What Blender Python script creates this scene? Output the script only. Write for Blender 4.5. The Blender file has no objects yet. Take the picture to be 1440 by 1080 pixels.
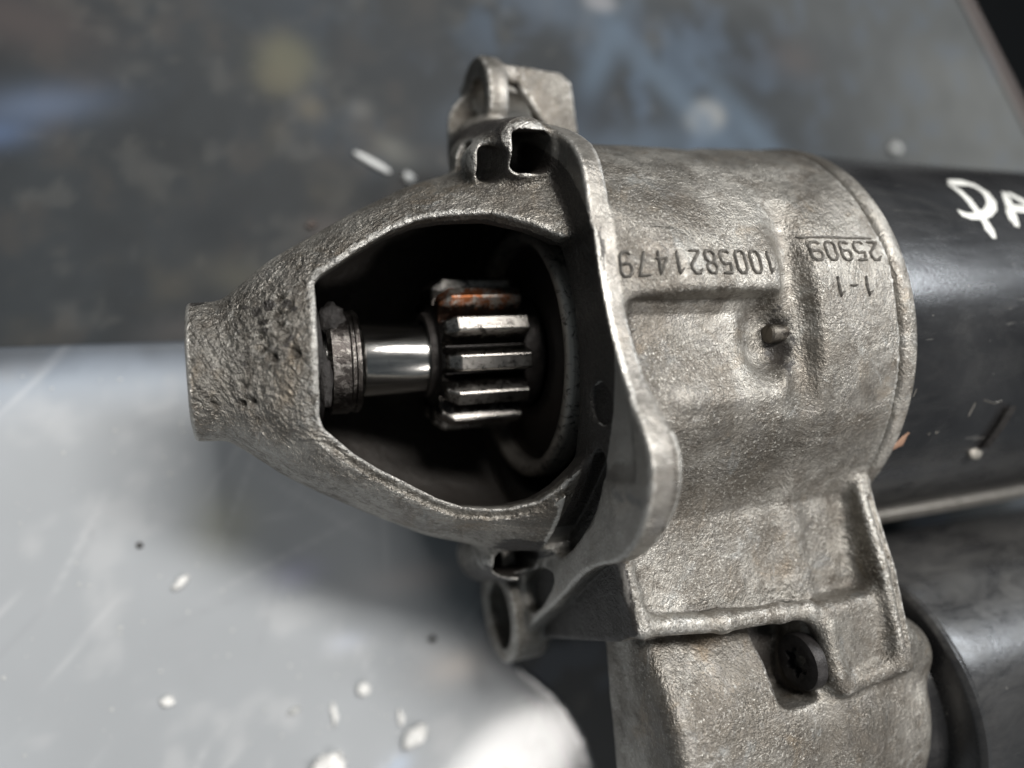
import bpy, bmesh, math, random, time
import numpy as np
from mathutils import Vector, Matrix
from mathutils.bvhtree import BVHTree
T0 = time.time()
random.seed(4); RNG = np.random.default_rng(4)
MM = 0.001
SC = bpy.context.scene
COL = SC.collection

# ------------------------------------------------------------------ camera
# scene units are metres; shapes are authored in millimetres and scaled by MM.
# X runs along the motor axis (nose tip at 0), Y across, Z up from the table; the axis is z = 0.
yaw, pitch, roll = 0.369896, 0.0443555, -0.0797208
cam = bpy.data.cameras.new("camera")
camo = bpy.data.objects.new("camera", cam); COL.objects.link(camo)
cy_, sy_ = math.cos(yaw), math.sin(yaw); cp, sp = math.cos(pitch), math.sin(pitch); cr, sr = math.cos(roll), math.sin(roll)
Rm = Matrix(((cy_, 0, -sy_), (0, 1, 0), (sy_, 0, cy_))) @ Matrix(((1, 0, 0), (0, cp, -sp), (0, sp, cp))) @ Matrix(((cr, -sr, 0), (sr, cr, 0), (0, 0, 1)))
camo.matrix_world = Matrix.Translation(Vector((8.193, -10.638, 111.43)) * MM) @ Rm.to_4x4()
cam.sensor_fit = 'HORIZONTAL'; cam.sensor_width = 36.0
cam.lens = 947.5 / 1440 * 36.0
cam.clip_start = 0.005; cam.clip_end = 20
cam.dof.use_dof = True; cam.dof.focus_distance = 0.098; cam.dof.aperture_fstop = 6.0
SC.camera = camo

# ------------------------------------------------------------------ light
world = bpy.data.worlds.new("World"); SC.world = world; world.use_nodes = True
bg = world.node_tree.nodes["Background"]
bg.inputs[0].default_value = (0.80, 0.92, 1.0, 1); bg.inputs[1].default_value = 0.11

def area(name, loc, target, sx, sy, power, col):
    l = bpy.data.lights.new(name, 'AREA'); l.shape = 'RECTANGLE'; l.size = sx; l.size_y = sy
    l.energy = power; l.color = col
    o = bpy.data.objects.new(name, l); COL.objects.link(o)
    o.location = Vector(loc) * MM
    d = (Vector(target) - Vector(loc)).normalized()
    o.rotation_euler = d.to_track_quat('-Z', 'Y').to_euler()
    return o
area("key_lamp", (150, 290, 640), (50, 0, 0), 0.40, 0.10, 7.0, (1.0, 0.97, 0.93))
area("far_lamp", (700, 330, 560), (100, 0, 0), 0.30, 0.07, 3.0, (0.90, 0.95, 1.0))
area("second_lamp", (240, -392, 512), (56, -88, -38), 0.17, 0.085, 1.2, (1.0, 0.96, 0.92)).data.shape = "ELLIPSE"

SC.view_settings.view_transform = 'Standard'; SC.view_settings.look = 'None'
SC.view_settings.exposure = 0.0; SC.view_settings.gamma = 1.0; SC.view_settings.use_curve_mapping = False

# ------------------------------------------------------------------ materials
class NB:
    """small node-building helper"""
    def __init__(s, name):
        s.m = bpy.data.materials.new(name); s.m.use_nodes = True
        s.t = s.m.node_tree; s.b = s.t.nodes["Principled BSDF"]
        tc = s.t.nodes.new("ShaderNodeTexCoord")
        mp = s.t.nodes.new("ShaderNodeMapping"); mp.inputs['Scale'].default_value = (1000,) * 3
        s.t.links.new(tc.outputs['Object'], mp.inputs['Vector']); s.co = mp.outputs[0]
    def link(s, a, b): s.t.links.new(a, b)
    def noise(s, sc, det=4, rough=.55, dist=0.0, stretch=None, off=None):
        n = s.t.nodes.new("ShaderNodeTexNoise"); n.inputs['Scale'].default_value = sc
        n.inputs['Detail'].default_value = det; n.inputs['Roughness'].default_value = rough; n.inputs['Distortion'].default_value = dist
        co = s.co
        if stretch or off:
            mp = s.t.nodes.new("ShaderNodeMapping")
            mp.inputs['Scale'].default_value = stretch or (1, 1, 1); mp.inputs['Location'].default_value = off or (0, 0, 0)
            s.link(co, mp.inputs['Vector']); co = mp.outputs[0]
        s.link(co, n.inputs['Vector']); return n.outputs['Fac']
    def vor(s, sc, feat='F1', rand=1.0):
        n = s.t.nodes.new("ShaderNodeTexVoronoi"); n.inputs['Scale'].default_value = sc; n.feature = feat
        n.inputs['Randomness'].default_value = rand
        s.link(s.co, n.inputs['Vector']); return n.outputs['Distance']
    def ramp(s, f, stops):
        r = s.t.nodes.new("ShaderNodeValToRGB"); e = r.color_ramp.elements
        while len(e) > 1: e.remove(e[-1])
        e[0].position = stops[0][0]; e[0].color = _c(stops[0][1])
        for p, c in stops[1:]:
            k = e.new(p); k.color = _c(c)
        s.link(f, r.inputs[0]); return r.outputs[0]
    def mix(s, f, a, b, mode='MIX'):
        n = s.t.nodes.new("ShaderNodeMix"); n.data_type = 'RGBA'; n.blend_type = mode
        for sock, v in ((n.inputs[0], f), (n.inputs[6], a), (n.inputs[7], b)):
            if isinstance(v, (int, float)): sock.default_value = v if sock is n.inputs[0] else _c(v)
            elif isinstance(v, tuple): sock.default_value = _c(v)
            else: s.link(v, sock)
        return n.outputs[2]
    def math(s, op, a, b=0.0, clamp=False):
        n = s.t.nodes.new("ShaderNodeMath"); n.operation = op; n.use_clamp = clamp
        for i, v in enumerate((a, b)):
            if isinstance(v, (int, float)): n.inputs[i].default_value = v
            else: s.link(v, n.inputs[i])
        return n.outputs[0]
    def bump(s, h, strength, dist_mm, prev=None):
        n = s.t.nodes.new("ShaderNodeBump"); n.inputs['Strength'].default_value = strength
        n.inputs['Distance'].default_value = dist_mm * MM
        s.link(h, n.inputs['Height'])
        if prev is not None: s.link(prev, n.inputs['Normal'])
        return n.outputs[0]
    def attr(s, name):
        n = s.t.nodes.new("ShaderNodeAttribute"); n.attribute_name = name; return n
    def pointiness(s):
        return s.t.nodes.new("ShaderNodeNewGeometry").outputs['Pointiness']
    def set(s, **k):
        names = dict(color='Base Color', metal='Metallic', rough='Roughness', normal='Normal', coat='Coat Weight',
                     coat_rough='Coat Roughness', spec='Specular IOR Level', aniso='Anisotropic', trans='Transmission Weight')
        for a, v in k.items():
            i = s.b.inputs[names[a]]
            if isinstance(v, (int, float)): i.default_value = v
            elif isinstance(v, tuple): i.default_value = _c(v)
            else: s.link(v, i)
        return s.m
def _c(c):
    if isinstance(c, (int, float)): return (c, c, c, 1)
    return tuple(c) + (1,) if len(c) == 3 else tuple(c)

def mat_cast():
    n = NB("cast_aluminium")
    big = n.noise(.045, 5, .6); mid = n.noise(.16, 5, .65, 0.6); spk = n.noise(2.2, 3, .7); fine = n.noise(1.1, 4, .7)
    col = n.ramp(big, [(.38, (.135, .123, .106)), (.5, (.255, .240, .214)), (.60, (.385, .366, .332))])
    wv = n.ramp(n.noise(.28, 6, .75, 1.5, off=(17, 2, 9)), [(.40, .45), (.50, 0.)]); col = n.mix(wv, col, (.17, .16, .15))
    blu = n.ramp(n.noise(.09, 5, .7, .8, off=(71, 2, 19)), [(.60, 0.), (.70, .45)]); col = n.mix(blu, col, (.33, .345, .345))
    # cloudy oxide, brown grease film, pale bloom
    col = n.mix(n.ramp(mid, [(.48, 0.), (.62, .7)]), col, (.155, .137, .115))
    br = n.ramp(n.noise(.11, 4, .7, .8, off=(31, 7, 3)), [(.58, 0.), (.72, .45)])
    col = n.mix(br, col, (.235, .175, .110))
    pale = n.ramp(n.noise(.13, 6, .75, 1.0, off=(5, 91, 13)), [(.60, 0.), (.70, .5)])
    col = n.mix(pale, col, (.50, .50, .48))
    # smooth greasy patches and matte ones: the speckle comes and goes
    patch = n.ramp(n.noise(.075, 6, .7, 1.2, off=(9, 44, 3)), [(.42, .25), (.60, 1.)])
    blot = n.ramp(n.noise(.21, 7, .8, 2.0, off=(2, 61, 33)), [(.53, 0.), (.60, .6)]); col = n.mix(blot, col, (.105, .092, .076))
    # speckle of bright metal and dark pores
    col = n.mix(n.math('MULTIPLY', patch, n.ramp(spk, [(.565, 0.), (.66, .7)])), col, (.62, .60, .55))
    col = n.mix(n.math('MULTIPLY', patch, n.ramp(spk, [(.33, .65), (.43, 0.)])), col, (.085, .078, .068))
    # per-vertex dark mask: flange soot, nose pits, darkened inside, painted shade in pockets and valley
    d = n.attr("dirt_dark"); dn = n.math('MULTIPLY', n.ramp(n.math('ADD', d.outputs['Fac'], n.math('MULTIPLY', n.math('SUBTRACT', n.noise(.62, 6, .75, off=(3, 3, 3)), .5), 1.7)), [(.42, 0.), (.58, 1.)]), .97)
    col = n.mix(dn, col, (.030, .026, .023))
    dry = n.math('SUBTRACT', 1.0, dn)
    # worn edges, with highlights painted along the convex ones
    pt = n.attr('edge').outputs['Fac']
    wear_highlight = n.ramp(n.math('ADD', pt, n.math('MULTIPLY', n.math('SUBTRACT', fine, .5), 1.1)), [(.42, 0.), (.72, .85)])
    wear_highlight = n.math('MULTIPLY', wear_highlight, dry)
    col = n.mix(wear_highlight, col, (.60, .585, .55))
    crev = n.ramp(n.math('ADD', n.math('MULTIPLY', pt, -1.0), n.math('MULTIPLY', n.math('SUBTRACT', mid, .5), .8)), [(.22, 0.), (.62, .85)])
    col = n.mix(crev, col, (.06, .052, .044))
    mach = n.attr("machined").outputs['Fac']
    h = n.math('ADD', n.math('MULTIPLY', n.noise(1.45, 3, .65), 1.0), n.math('MULTIPLY', n.noise(3.4, 2, .6), .55))
    rg = n.attr('rough_skin').outputs['Fac']
    hc = n.math('ADD', n.noise(1.15, 2, .5), n.math('MULTIPLY', n.noise(.62, 2, .5), .55))
    h = n.math('ADD', h, n.math('MULTIPLY', n.math('MULTIPLY', hc, rg), 1.5))
    b1 = n.bump(n.math('MULTIPLY', h, n.math('MULTIPLY', n.math('ADD', .40, n.math('MULTIPLY', patch, .6)), n.math('ADD', .50, n.math('MULTIPLY', rg, .85)))), 1.0, .52)
    sm = n.bump(n.noise(.22, 3, .5), .3, .6, b1)
    vm = n.t.nodes.new("ShaderNodeMix"); vm.data_type = 'VECTOR'
    g = n.t.nodes.new("ShaderNodeNewGeometry")
    n.link(n.math('MULTIPLY', mach, .75), vm.inputs[0]); n.link(sm, vm.inputs[4]); n.link(g.outputs['Normal'], vm.inputs[5])
    col = n.mix(n.math('MULTIPLY', mach, .5), col, (.40, .385, .36))
    r = n.ramp(n.noise(.3, 5, .7, off=(1, 2, 3)), [(.38, .54), (.62, .38)])
    return n.set(color=col, metal=n.math('MULTIPLY', dry, .72), rough=r, normal=vm.outputs[1])

def mat_black_paint():
    n = NB("black_paint")
    big = n.noise(.05, 5, .6); col = n.ramp(big, [(.35, (.012, .012, .013)), (.7, (.030, .030, .031))])
    dust = n.ramp(n.noise(.10, 6, .7, 1.2, stretch=(.5, 1, 1)), [(.52, 0.), (.72, .35)])
    a = n.attr("grime").outputs['Fac']
    dust = n.math('MAXIMUM', n.math('MULTIPLY', dust, .35), n.math('MULTIPLY', a, n.ramp(n.noise(.17, 6, .75, 1.0, stretch=(.45, 1, 1)), [(.40, .05), (.65, .5)])))
    col = n.mix(dust, col, (.10, .097, .09))
    scr = n.ramp(n.noise(.55, 3, .5, .3, stretch=(.10, 1.0, 1.0), off=(8, 3, 5)), [(.695, 0.), (.715, .35)]); col = n.mix(scr, col, (.16, .155, .145))
    chip = n.ramp(n.noise(.33, 5, .75, 1.0, off=(40, 3, 5)), [(.715, 0.), (.73, .8)]); col = n.mix(chip, col, (.17, .15, .125))
    sp = n.ramp(n.noise(.8, 2, .5), [(.765, 0.), (.785, .6)])
    col = n.mix(sp, col, (.30, .29, .27))
    r = n.math('ADD', n.ramp(n.noise(.5, 5, .7, stretch=(.2, 1, 1)), [(.3, .20), (.7, .30)]), n.math('MULTIPLY', dust, .3))
    return n.set(color=col, metal=0.0, rough=r, spec=.6, normal=n.bump(n.noise(1.2, 4, .6), .25, .12))

def mat_steel(name, base, rough, streak=(3, .15, .15), dirt_dark=.3, metal=1.0, rust=0.0, bump=.15, sc=.6):
    n = NB(name)
    f = n.noise(sc * 1.6, 4, .6, stretch=streak)
    col = n.ramp(f, [(.3, tuple(c * .72 for c in base)), (.7, base)])
    col = n.mix(n.ramp(n.noise(.55, 5, .7, 1.0), [(.66 - dirt_dark * .35, 0.), (.80 - dirt_dark * .35, .9)]), col, (.035, .030, .028))
    if rust: col = n.mix(n.ramp(n.noise(.35, 6, .75, off=(4, 8, 2)), [(.62 - rust * .3, 0.), (.72 - rust * .3, .95)]), col, (.30, .10, .035))
    r = n.ramp(f, [(.3, rough * .8), (.7, rough * 1.3)])
    return n.set(color=col, metal=metal, rough=r, normal=n.bump(n.noise(1.8, 4, .7), bump, .15))

def mat_soot(name, c=(.011, .010, .0095), rough=.55, b=.8, metal=.2):
    n = NB(name); f = n.noise(.7, 5, .7)
    return n.set(color=n.ramp(f, [(.3, c), (.72, tuple(v * 3.2 for v in c))]), metal=metal * .5, rough=rough, spec=.3, normal=n.bump(n.noise(1.3, 5, .7), b, .5))

M = {}
M['cast'] = mat_cast()
M['paint'] = mat_black_paint()
M['shaft'] = mat_steel("polished_steel", (.50, .49, .47), .17, streak=(.12, 1, 1), dirt_dark=.10, bump=.06)
M['collar'] = mat_steel("worn_collar_steel", (.24, .225, .21), .33, streak=(.4, 1, 1), dirt_dark=.85, bump=.9)
M['tooth'] = mat_steel("gear_steel", (.38, .36, .335), .30, streak=(.5, .5, .5), dirt_dark=.36, bump=.5, sc=1.2)
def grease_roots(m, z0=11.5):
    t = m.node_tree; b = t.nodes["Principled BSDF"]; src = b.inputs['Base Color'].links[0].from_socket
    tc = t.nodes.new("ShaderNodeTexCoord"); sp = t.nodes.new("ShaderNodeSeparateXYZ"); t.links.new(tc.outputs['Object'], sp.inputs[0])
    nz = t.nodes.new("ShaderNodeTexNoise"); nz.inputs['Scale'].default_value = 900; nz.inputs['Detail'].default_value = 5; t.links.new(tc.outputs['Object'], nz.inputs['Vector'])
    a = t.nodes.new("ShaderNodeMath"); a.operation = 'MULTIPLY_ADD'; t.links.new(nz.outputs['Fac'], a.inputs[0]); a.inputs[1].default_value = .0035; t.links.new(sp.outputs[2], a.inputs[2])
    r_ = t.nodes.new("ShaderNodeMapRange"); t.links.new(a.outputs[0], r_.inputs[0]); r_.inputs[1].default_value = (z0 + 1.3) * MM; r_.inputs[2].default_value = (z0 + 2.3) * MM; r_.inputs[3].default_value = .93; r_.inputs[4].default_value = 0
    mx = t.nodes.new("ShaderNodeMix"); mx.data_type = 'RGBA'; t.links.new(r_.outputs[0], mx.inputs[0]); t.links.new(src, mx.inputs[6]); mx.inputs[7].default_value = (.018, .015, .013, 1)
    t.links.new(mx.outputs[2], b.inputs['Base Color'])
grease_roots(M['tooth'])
M['toothrust'] = mat_steel("rusty_gear_steel", (.45, .42, .38), .40, dirt_dark=.12, rust=.62, bump=.4)
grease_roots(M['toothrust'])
M['gearcore'] = mat_soot("greasy_gear_root", (.016, .014, .013), .40, .3, .6)
M['drumrim'] = mat_steel("highlit_drum_rim", (.50, .46, .41), .42, metal=.75, dirt_dark=.42, bump=.4)  # paler than the drum: the shoulder highlight is put into its colour
M['clutch'] = mat_steel("clutch_steel", (.085, .070, .060), .45, metal=.6, streak=(.5, .5, .5), dirt_dark=.12, bump=.2, sc=.25)
M['soot'] = mat_soot("greasy_soot")
M['ring'] = mat_steel("ring_metal", (.34, .32, .285), .5, streak=(1, 1, 1), dirt_dark=.2, metal=.6, bump=.8)
M['screw'] = mat_soot("blackened_screw_steel", (.014, .013, .013), .42, .3, .7)
M['pin'] = mat_steel("dull_pin_steel", (.30, .28, .25), .40, dirt_dark=.2, bump=.3)

def mat_plain(name, col, rough, **k):
    n = NB(name); f = n.noise(k.pop('sc', .8), 4, .6)
    a = k.pop('var', .25)
    c = n.ramp(f, [(.3, tuple(v * (1 - a) for v in col)), (.7, col)])
    bs = k.pop('bump', .2)
    return n.set(color=c, rough=rough, normal=n.bump(f, bs, .2), **k)
M['clutchpin'] = mat_steel('dirty_pin_steel', (.16, .145, .125), .45, dirt_dark=.4, bump=.6)
M['rib'] = mat_steel('pale_rib_metal', (.34, .32, .29), .5, dirt_dark=.3, bump=.5)  # pale metal standing in for the lit edge line
M['marker'] = mat_plain("white_paint_pen", (.74, .74, .70), .5, var=.16, sc=.9, bump=.3)
M['letter'] = mat_plain("raised_cast_figures", (.34, .32, .29), .5, metal=.6, sc=1.3, var=.6, bump=1.0)
M['tape'] = mat_plain("bare_orange_metal", (.36, .21, .14), .55, sc=.5)
M['crumb'] = mat_plain("white_foam", (.88, .88, .86), .6, var=.06)
M['darkcrumb'] = mat_plain("dark_grit", (.05, .045, .04), .7)
M['flake'] = mat_plain("pale_plastic_shaving", (.55, .56, .55), .4, var=.1)
M['edge'] = mat_plain("brown_edge_band", (.11, .085, .075), .5)

# ------------------------------------------------------------------ generic helpers
def link(o, parent=None):
    COL.objects.link(o)
    if parent is not None: o.parent = parent
    return o
def mesh_np(name, V, F, mat, parent=None, smooth=True):
    me = bpy.data.meshes.new(name)
    V = np.asarray(V, dtype=np.float32) * MM
    me.from_pydata(V.tolist(), [], [tuple(map(int, f)) for f in F])
    if smooth: me.polygons.foreach_set("use_smooth", np.ones(len(me.polygons), bool))
    me.materials.append(mat); me.update()
    return link(bpy.data.objects.new(name, me), parent)
def bm_obj(name, bm, mat, parent=None, smooth=False, autos=None):
    me = bpy.data.meshes.new(name); bmesh.ops.recalc_face_normals(bm, faces=bm.faces)
    bm.to_mesh(me); bm.free(); me.transform(Matrix.Scale(MM, 4))
    me.materials.append(mat)
    if smooth or autos:
        me.polygons.foreach_set("use_smooth", np.ones(len(me.polygons), bool))
        if autos: me.set_sharp_from_angle(angle=math.radians(autos))
    return link(bpy.data.objects.new(name, me), parent)
def lathe(name, prof, mat, parent=None, seg=128, cen=(0, 0), closed=False, autos=35, wob=0.0):
    """profile of (x, r) turned about the X axis"""
    V = []; F = []; n = len(prof)
    for i in range(seg):
        a = 2 * math.pi * i / seg
        for x, r in prof:
            rr = r + (wob * math.sin(a * 5 + x * .7) if wob else 0)
            V.append((x, cen[0] + rr * math.cos(a), cen[1] + rr * math.sin(a)))
    for i in range(seg):
        j = (i + 1) % seg
        for k in range(n if closed else n - 1):
            l = (k + 1) % n
            F.append((i * n + k, j * n + k, j * n + l, i * n + l))
    me = bpy.data.meshes.new(name); me.from_pydata([tuple(c * MM for c in v) for v in V], [], F)
    me.polygons.foreach_set("use_smooth", np.ones(len(me.polygons), bool)); me.set_sharp_from_angle(angle=math.radians(autos))
    me.materials.append(mat)
    bm = bmesh.new(); bm.from_mesh(me); bmesh.ops.remove_doubles(bm, verts=bm.verts, dist=1e-7); bmesh.ops.recalc_face_normals(bm, faces=bm.faces); bm.to_mesh(me); bm.free()
    return link(bpy.data.objects.new(name, me), parent)

# ------------------------------------------------------------------ distance-field modelling of the casting
H = 0.36
X0, X1, Y0, Y1, Z0, Z1 = -2.0, 110.0, -93.0, 60.0, -38.5, 49.0
ax = np.arange(X0, X1, H, dtype=np.float32); ay = np.arange(Y0, Y1, H, dtype=np.float32); az = np.arange(Z0, Z1, H, dtype=np.float32)
NX, NY, NZ = len(ax), len(ay), len(az)
S = np.full((NX, NY, NZ), 9.0, np.float32)

def box(x0, x1, y0, y1, z0, z1):
    def s(a, lo, hi):
        return slice(max(0, int(np.searchsorted(a, lo))), int(np.searchsorted(a, hi)))
    sl = (s(ax, x0, x1), s(ay, y0, y1), s(az, z0, z1))
    return sl, ax[sl[0]][:, None, None], ay[sl[1]][None, :, None], az[sl[2]][None, None, :]
def smin(a, b, k):
    if k <= 0: return np.minimum(a, b)
    h = np.maximum(k - np.abs(a - b), 0) / k
    return np.minimum(a, b) - h * h * k * .25
def smax(a, b, k): return -smin(-a, -b, k)
def union(sl, d, k=0): S[sl] = smin(S[sl], d, k)
def cut(sl, d, k=0): S[sl] = smax(S[sl], -d, k)
def poly2(P, A, B):
    """signed distance to polygon P over open grids A, B (2-D broadcast)"""
    A, B = np.broadcast_arrays(A, B)
    d = np.full(A.shape, 1e9, np.float32); s = np.ones(A.shape, np.float32)
    n = len(P)
    for i in range(n):
        x1, y1 = P[i]; x0, y0 = P[i - 1]
        ex, ey = x0 - x1, y0 - y1; wx, wy = A - x1, B - y1
        t = np.clip((wx * ex + wy * ey) / (ex * ex + ey * ey + 1e-9), 0, 1)
        bx, by = wx - ex * t, wy - ey * t
        d = np.minimum(d, bx * bx + by * by)
        c1 = B >= y1; c2 = B < y0; c3 = ex * wy > ey * wx
        fl = (c1 & c2 & c3) | (~c1 & ~c2 & ~c3)
        s = np.where(fl, -s, s)
    return s * np.sqrt(d)
def smooth_poly(P, it=2):
    for _ in range(it):
        Q = []
        for i in range(len(P)):
            a, b = np.array(P[i - 1]), np.array(P[i]); Q += [tuple(a * .75 + b * .25), tuple(a * .25 + b * .75)]
        P = Q
    return P
def slab(c, lo, hi): return np.maximum(lo - c, c - hi)
def extr(d2, dz, r=0.0):
    """rounded intersection of a 2-D distance and a slab distance"""
    a, b = d2 + r, dz + r
    return np.minimum(np.maximum(a, b), 0) + np.sqrt(np.maximum(a, 0) ** 2 + np.maximum(b, 0) ** 2) - r
def capsule(X, Y, Z, a, b, r, r2=None):
    a = np.array(a, np.float32); b = np.array(b, np.float32); ab = b - a; r2 = r if r2 is None else r2
    t = np.clip(((X - a[0]) * ab[0] + (Y - a[1]) * ab[1] + (Z - a[2]) * ab[2]) / float(ab @ ab), 0, 1)
    return np.sqrt((X - a[0] - ab[0] * t) ** 2 + (Y - a[1] - ab[1] * t) ** 2 + (Z - a[2] - ab[2] * t) ** 2) - (r + (r2 - r) * t)
def rbox(X, Y, Z, c, h, r, rotx=0.0):
    Yc, Zc = Y - c[1], Z - c[2]
    if rotx:
        ca, sa = math.cos(rotx), math.sin(rotx); Yc, Zc = Yc * ca + Zc * sa, -Yc * sa + Zc * ca
    qx, qy, qz = np.abs(X - c[0]) - (h[0] - r), np.abs(Yc) - (h[1] - r), np.abs(Zc) - (h[2] - r)
    return np.sqrt(np.maximum(qx, 0) ** 2 + np.maximum(qy, 0) ** 2 + np.maximum(qz, 0) ** 2) + np.minimum(np.maximum(np.maximum(qx, qy), qz), 0) - r

# --- motor-side barrel of the housing
sl, X, Y, Z = box(50, 104, -41, 41, -38.5, 41)
Rr = np.interp(ax[sl[0]], [52, 56, 72, 84, 87, 95, 101], [35.8, 36.0, 36.3, 36.5, 36.9, 37.2, 37.5]).astype(np.float32)[:, None, None]
rad = np.sqrt(Y * Y + Z * Z)
zl = np.interp(ax[sl[0]], [53, 56, 64, 70], [33.2, 33.6, 36.0, 40]).astype(np.float32)[:, None, None]
union(sl, np.maximum(smax(rad - Rr, Z - zl, 2.0), slab(X, 53, 101.0)))
# --- solenoid side of the housing
sc_y, sc_z = -64.0, 7.0
sl, X, Y, Z = box(55, 110, -93, -30, -30, 45)
r2 = np.sqrt((Y - sc_y) ** 2 + (Z - sc_z) ** 2)
union(sl, extr(r2 - (23.0 + (X - 60) * .03), np.maximum(60.0 + np.maximum(11.0 - Z, 0) * .75 - X, X - 98), 2.5), 1.2)
union(sl, extr(r2 - (24.2), slab(X, 85, 109.0), 4), 1.2)
# --- bridge between the two barrels
brf = [(-14, 33.2), (-22, 28.8), (-28, 26.2), (-35, 26.2), (-43.0, 27.0), (-44.8, 23.5), (-48.6, 9.0), (-53.6, -11), (-50, -19), (-40, -18), (-20, -24), (0, -20), (0, 30)]
brb = [(-14, 33.2), (-22, 29.2), (-28, 26.2), (-35, 26.2), (-42, 27.0), (-50, 28.2), (-54, 28), (-62, 24), (-60, -10), (-40, -14), (-20, -24), (0, -20), (0, 30)]
sl, X, Y, Z = box(52, 104, -66, 4, -30, 40)
d2 = poly2(brf, Y[0], Z[0])[None]
union(sl, extr(d2, slab(X, 55.3, 88), .8), 1.5)
d2 = poly2(brb, Y[0], Z[0])[None]
union(sl, extr(d2, slab(X, 85, 101.0), .8), 2.5)
# boss behind the ridge, bottom right
sl, X, Y, Z = box(90, 110, -70, -38, 12, 42)
union(sl, capsule(X, Y, Z, (101.5, -52.5, 27.0), (106.2, -55.0, 25.6), 5.6), 2)
# screw tower
sl, X, Y, Z = box(76, 108, -68, -38, 5, 42)
union(sl, rbox(X, Y, Z, (94, -49.6, 25), (7.6, 6.6, 6.6), 1.6), 1.5)
# --- flange plate
fl = [(27.5, 28), (24.5, 30.5), (21, 31.6), (15, 32.3), (8, 32.9), (2, 33.9), (-2.5, 35.2), (-8, 37.2), (-13.6, 40.8), (-17.5, 42.2), (-22, 41.2), (-27.4, 37.8), (-31.2, 32.6), (-32.6, 26.0), (-35.4, 20.0), (-40, 12.7), (-49.6, -4), (-56, -14), (-56, -20), (-48, -24), (-40, -22), (-30, -24), (-18, -34), (-8, -37.4), (8, -37.4), (18, -34), (30, -24), (36, -14), (40, -8), (40, 2), (38, 10), (34, 18), (30.5, 24)]
sl, X, Y, Z = box(50, 59, -62, 60, -38.4, 46)
fl2 = poly2(smooth_poly(fl, 1), Y[0], Z[0])[None]
union(sl, extr(fl2, slab(X, 52.0, 55.4 + 1.1 * np.exp(-((Y + 19) / 9) ** 4) * (Z > 20)), .3), .15)
# --- bell nose
px = [0, 4.5, 7.5, 12, 16.7, 26, 33.5, 44, 52, 56]
ry = [10.4, 10.6, 12.9, 16.6, 19.6, 24.9, 28.7, 32.4, 35.4, 36]
rz = [10.3, 10.6, 12.6, 16.4, 19.2, 23.2, 25.6, 28.0, 29.6, 30]
sl, X, Y, Z = box(-2, 56, -40, 40, -38, 38)
xs = ax[sl[0]]
def sm(t, v):
    f = np.interp(xs, t, v); k = np.ones(7) / 7; g = np.convolve(np.pad(f, 3, 'edge'), k, 'valid')
    return g.astype(np.float32)[:, None, None]
RY, RZ = sm(px, ry), sm(px, rz)
YO = .6    # the nose sits a little off the barrel axis
kk = np.sqrt(((Y + YO) / RY) ** 2 + (Z / RZ) ** 2)
dout = (kk - 1) * np.minimum(RY, RZ) * .96
union(sl, extr(dout, slab(X, 0.0, 53.5), .5), 1.0)
# hub collar in front of the flange
# pocket carriers beside the ears (top and bottom)
sl, X, Y, Z = box(38, 58, 14, 56, -34, 36)
union(sl, capsule(X, Y, Z, (48.2, 28.5, 20), (50.4, 37.0, 0), 5.0, 5.0), 2)
union(sl, capsule(X, Y, Z, (50, 37, -3), (52, 45, -8), 6, 6), 3)
sl, X, Y, Z = box(38, 58, -56, -14, -34, 30)
union(sl, capsule(X, Y, Z, (48.2, -33.8, 3), (48.4, -37.0, -14), 4.9, 5.2), 1.5)
union(sl, capsule(X, Y, Z, (47.0, -33.2, 2), (47.4, -36.0, -12), 4.0, 4.2), 1.5)
sl, X, Y, Z = box(34, 54, 18, 46, -14, 30)
union(sl, capsule(X, Y, Z, (44.4, 27.6, 17.0), (46.0, 33.0, 4), 4.0, 4.2), 1.5)
# --- ears (bolt bosses)
for (y, z, x0, x1, r, tail) in ((46.6, -4.0, 49.6, 53.6, 8.8, 1), (-48.2, -13.0, 49.6, 57.0, 9.4, 0)):
    sl, X, Y, Z = box(45, 70, y - 14, y + 14, z - 15, z + 15)
    rr = np.sqrt((Y - y) ** 2 + (Z - z) ** 2)
    union(sl, extr(rr - (r - (X - 50) * .03), slab(X, x0, x1), .8), 1.0)
sl, X, Y, Z = box(48, 72, 20, 60, -34, 20)
tp = poly2([(51.5, 51.6), (64.5, 51.4), (66.8, 49.5), (67.4, 38), (66, 28), (60.0, 32), (61.2, 39.4), (55.6, 48.0), (52, 49.2)], X[:, :, 0], Y[:, :, 0])[:, :, None]
union(sl, extr(tp, slab(Z, -16, 3.6), 1.0), .4)
tp = poly2([(50.5, 54.8), (56, 55.0), (64, 54.4), (67, 52), (67.4, 44), (66, 28), (52.5, 30)], X[:, :, 0], Y[:, :, 0])[:, :, None]
union(sl, extr(tp, slab(Z, -14, -5.5), .6), .4)
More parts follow.
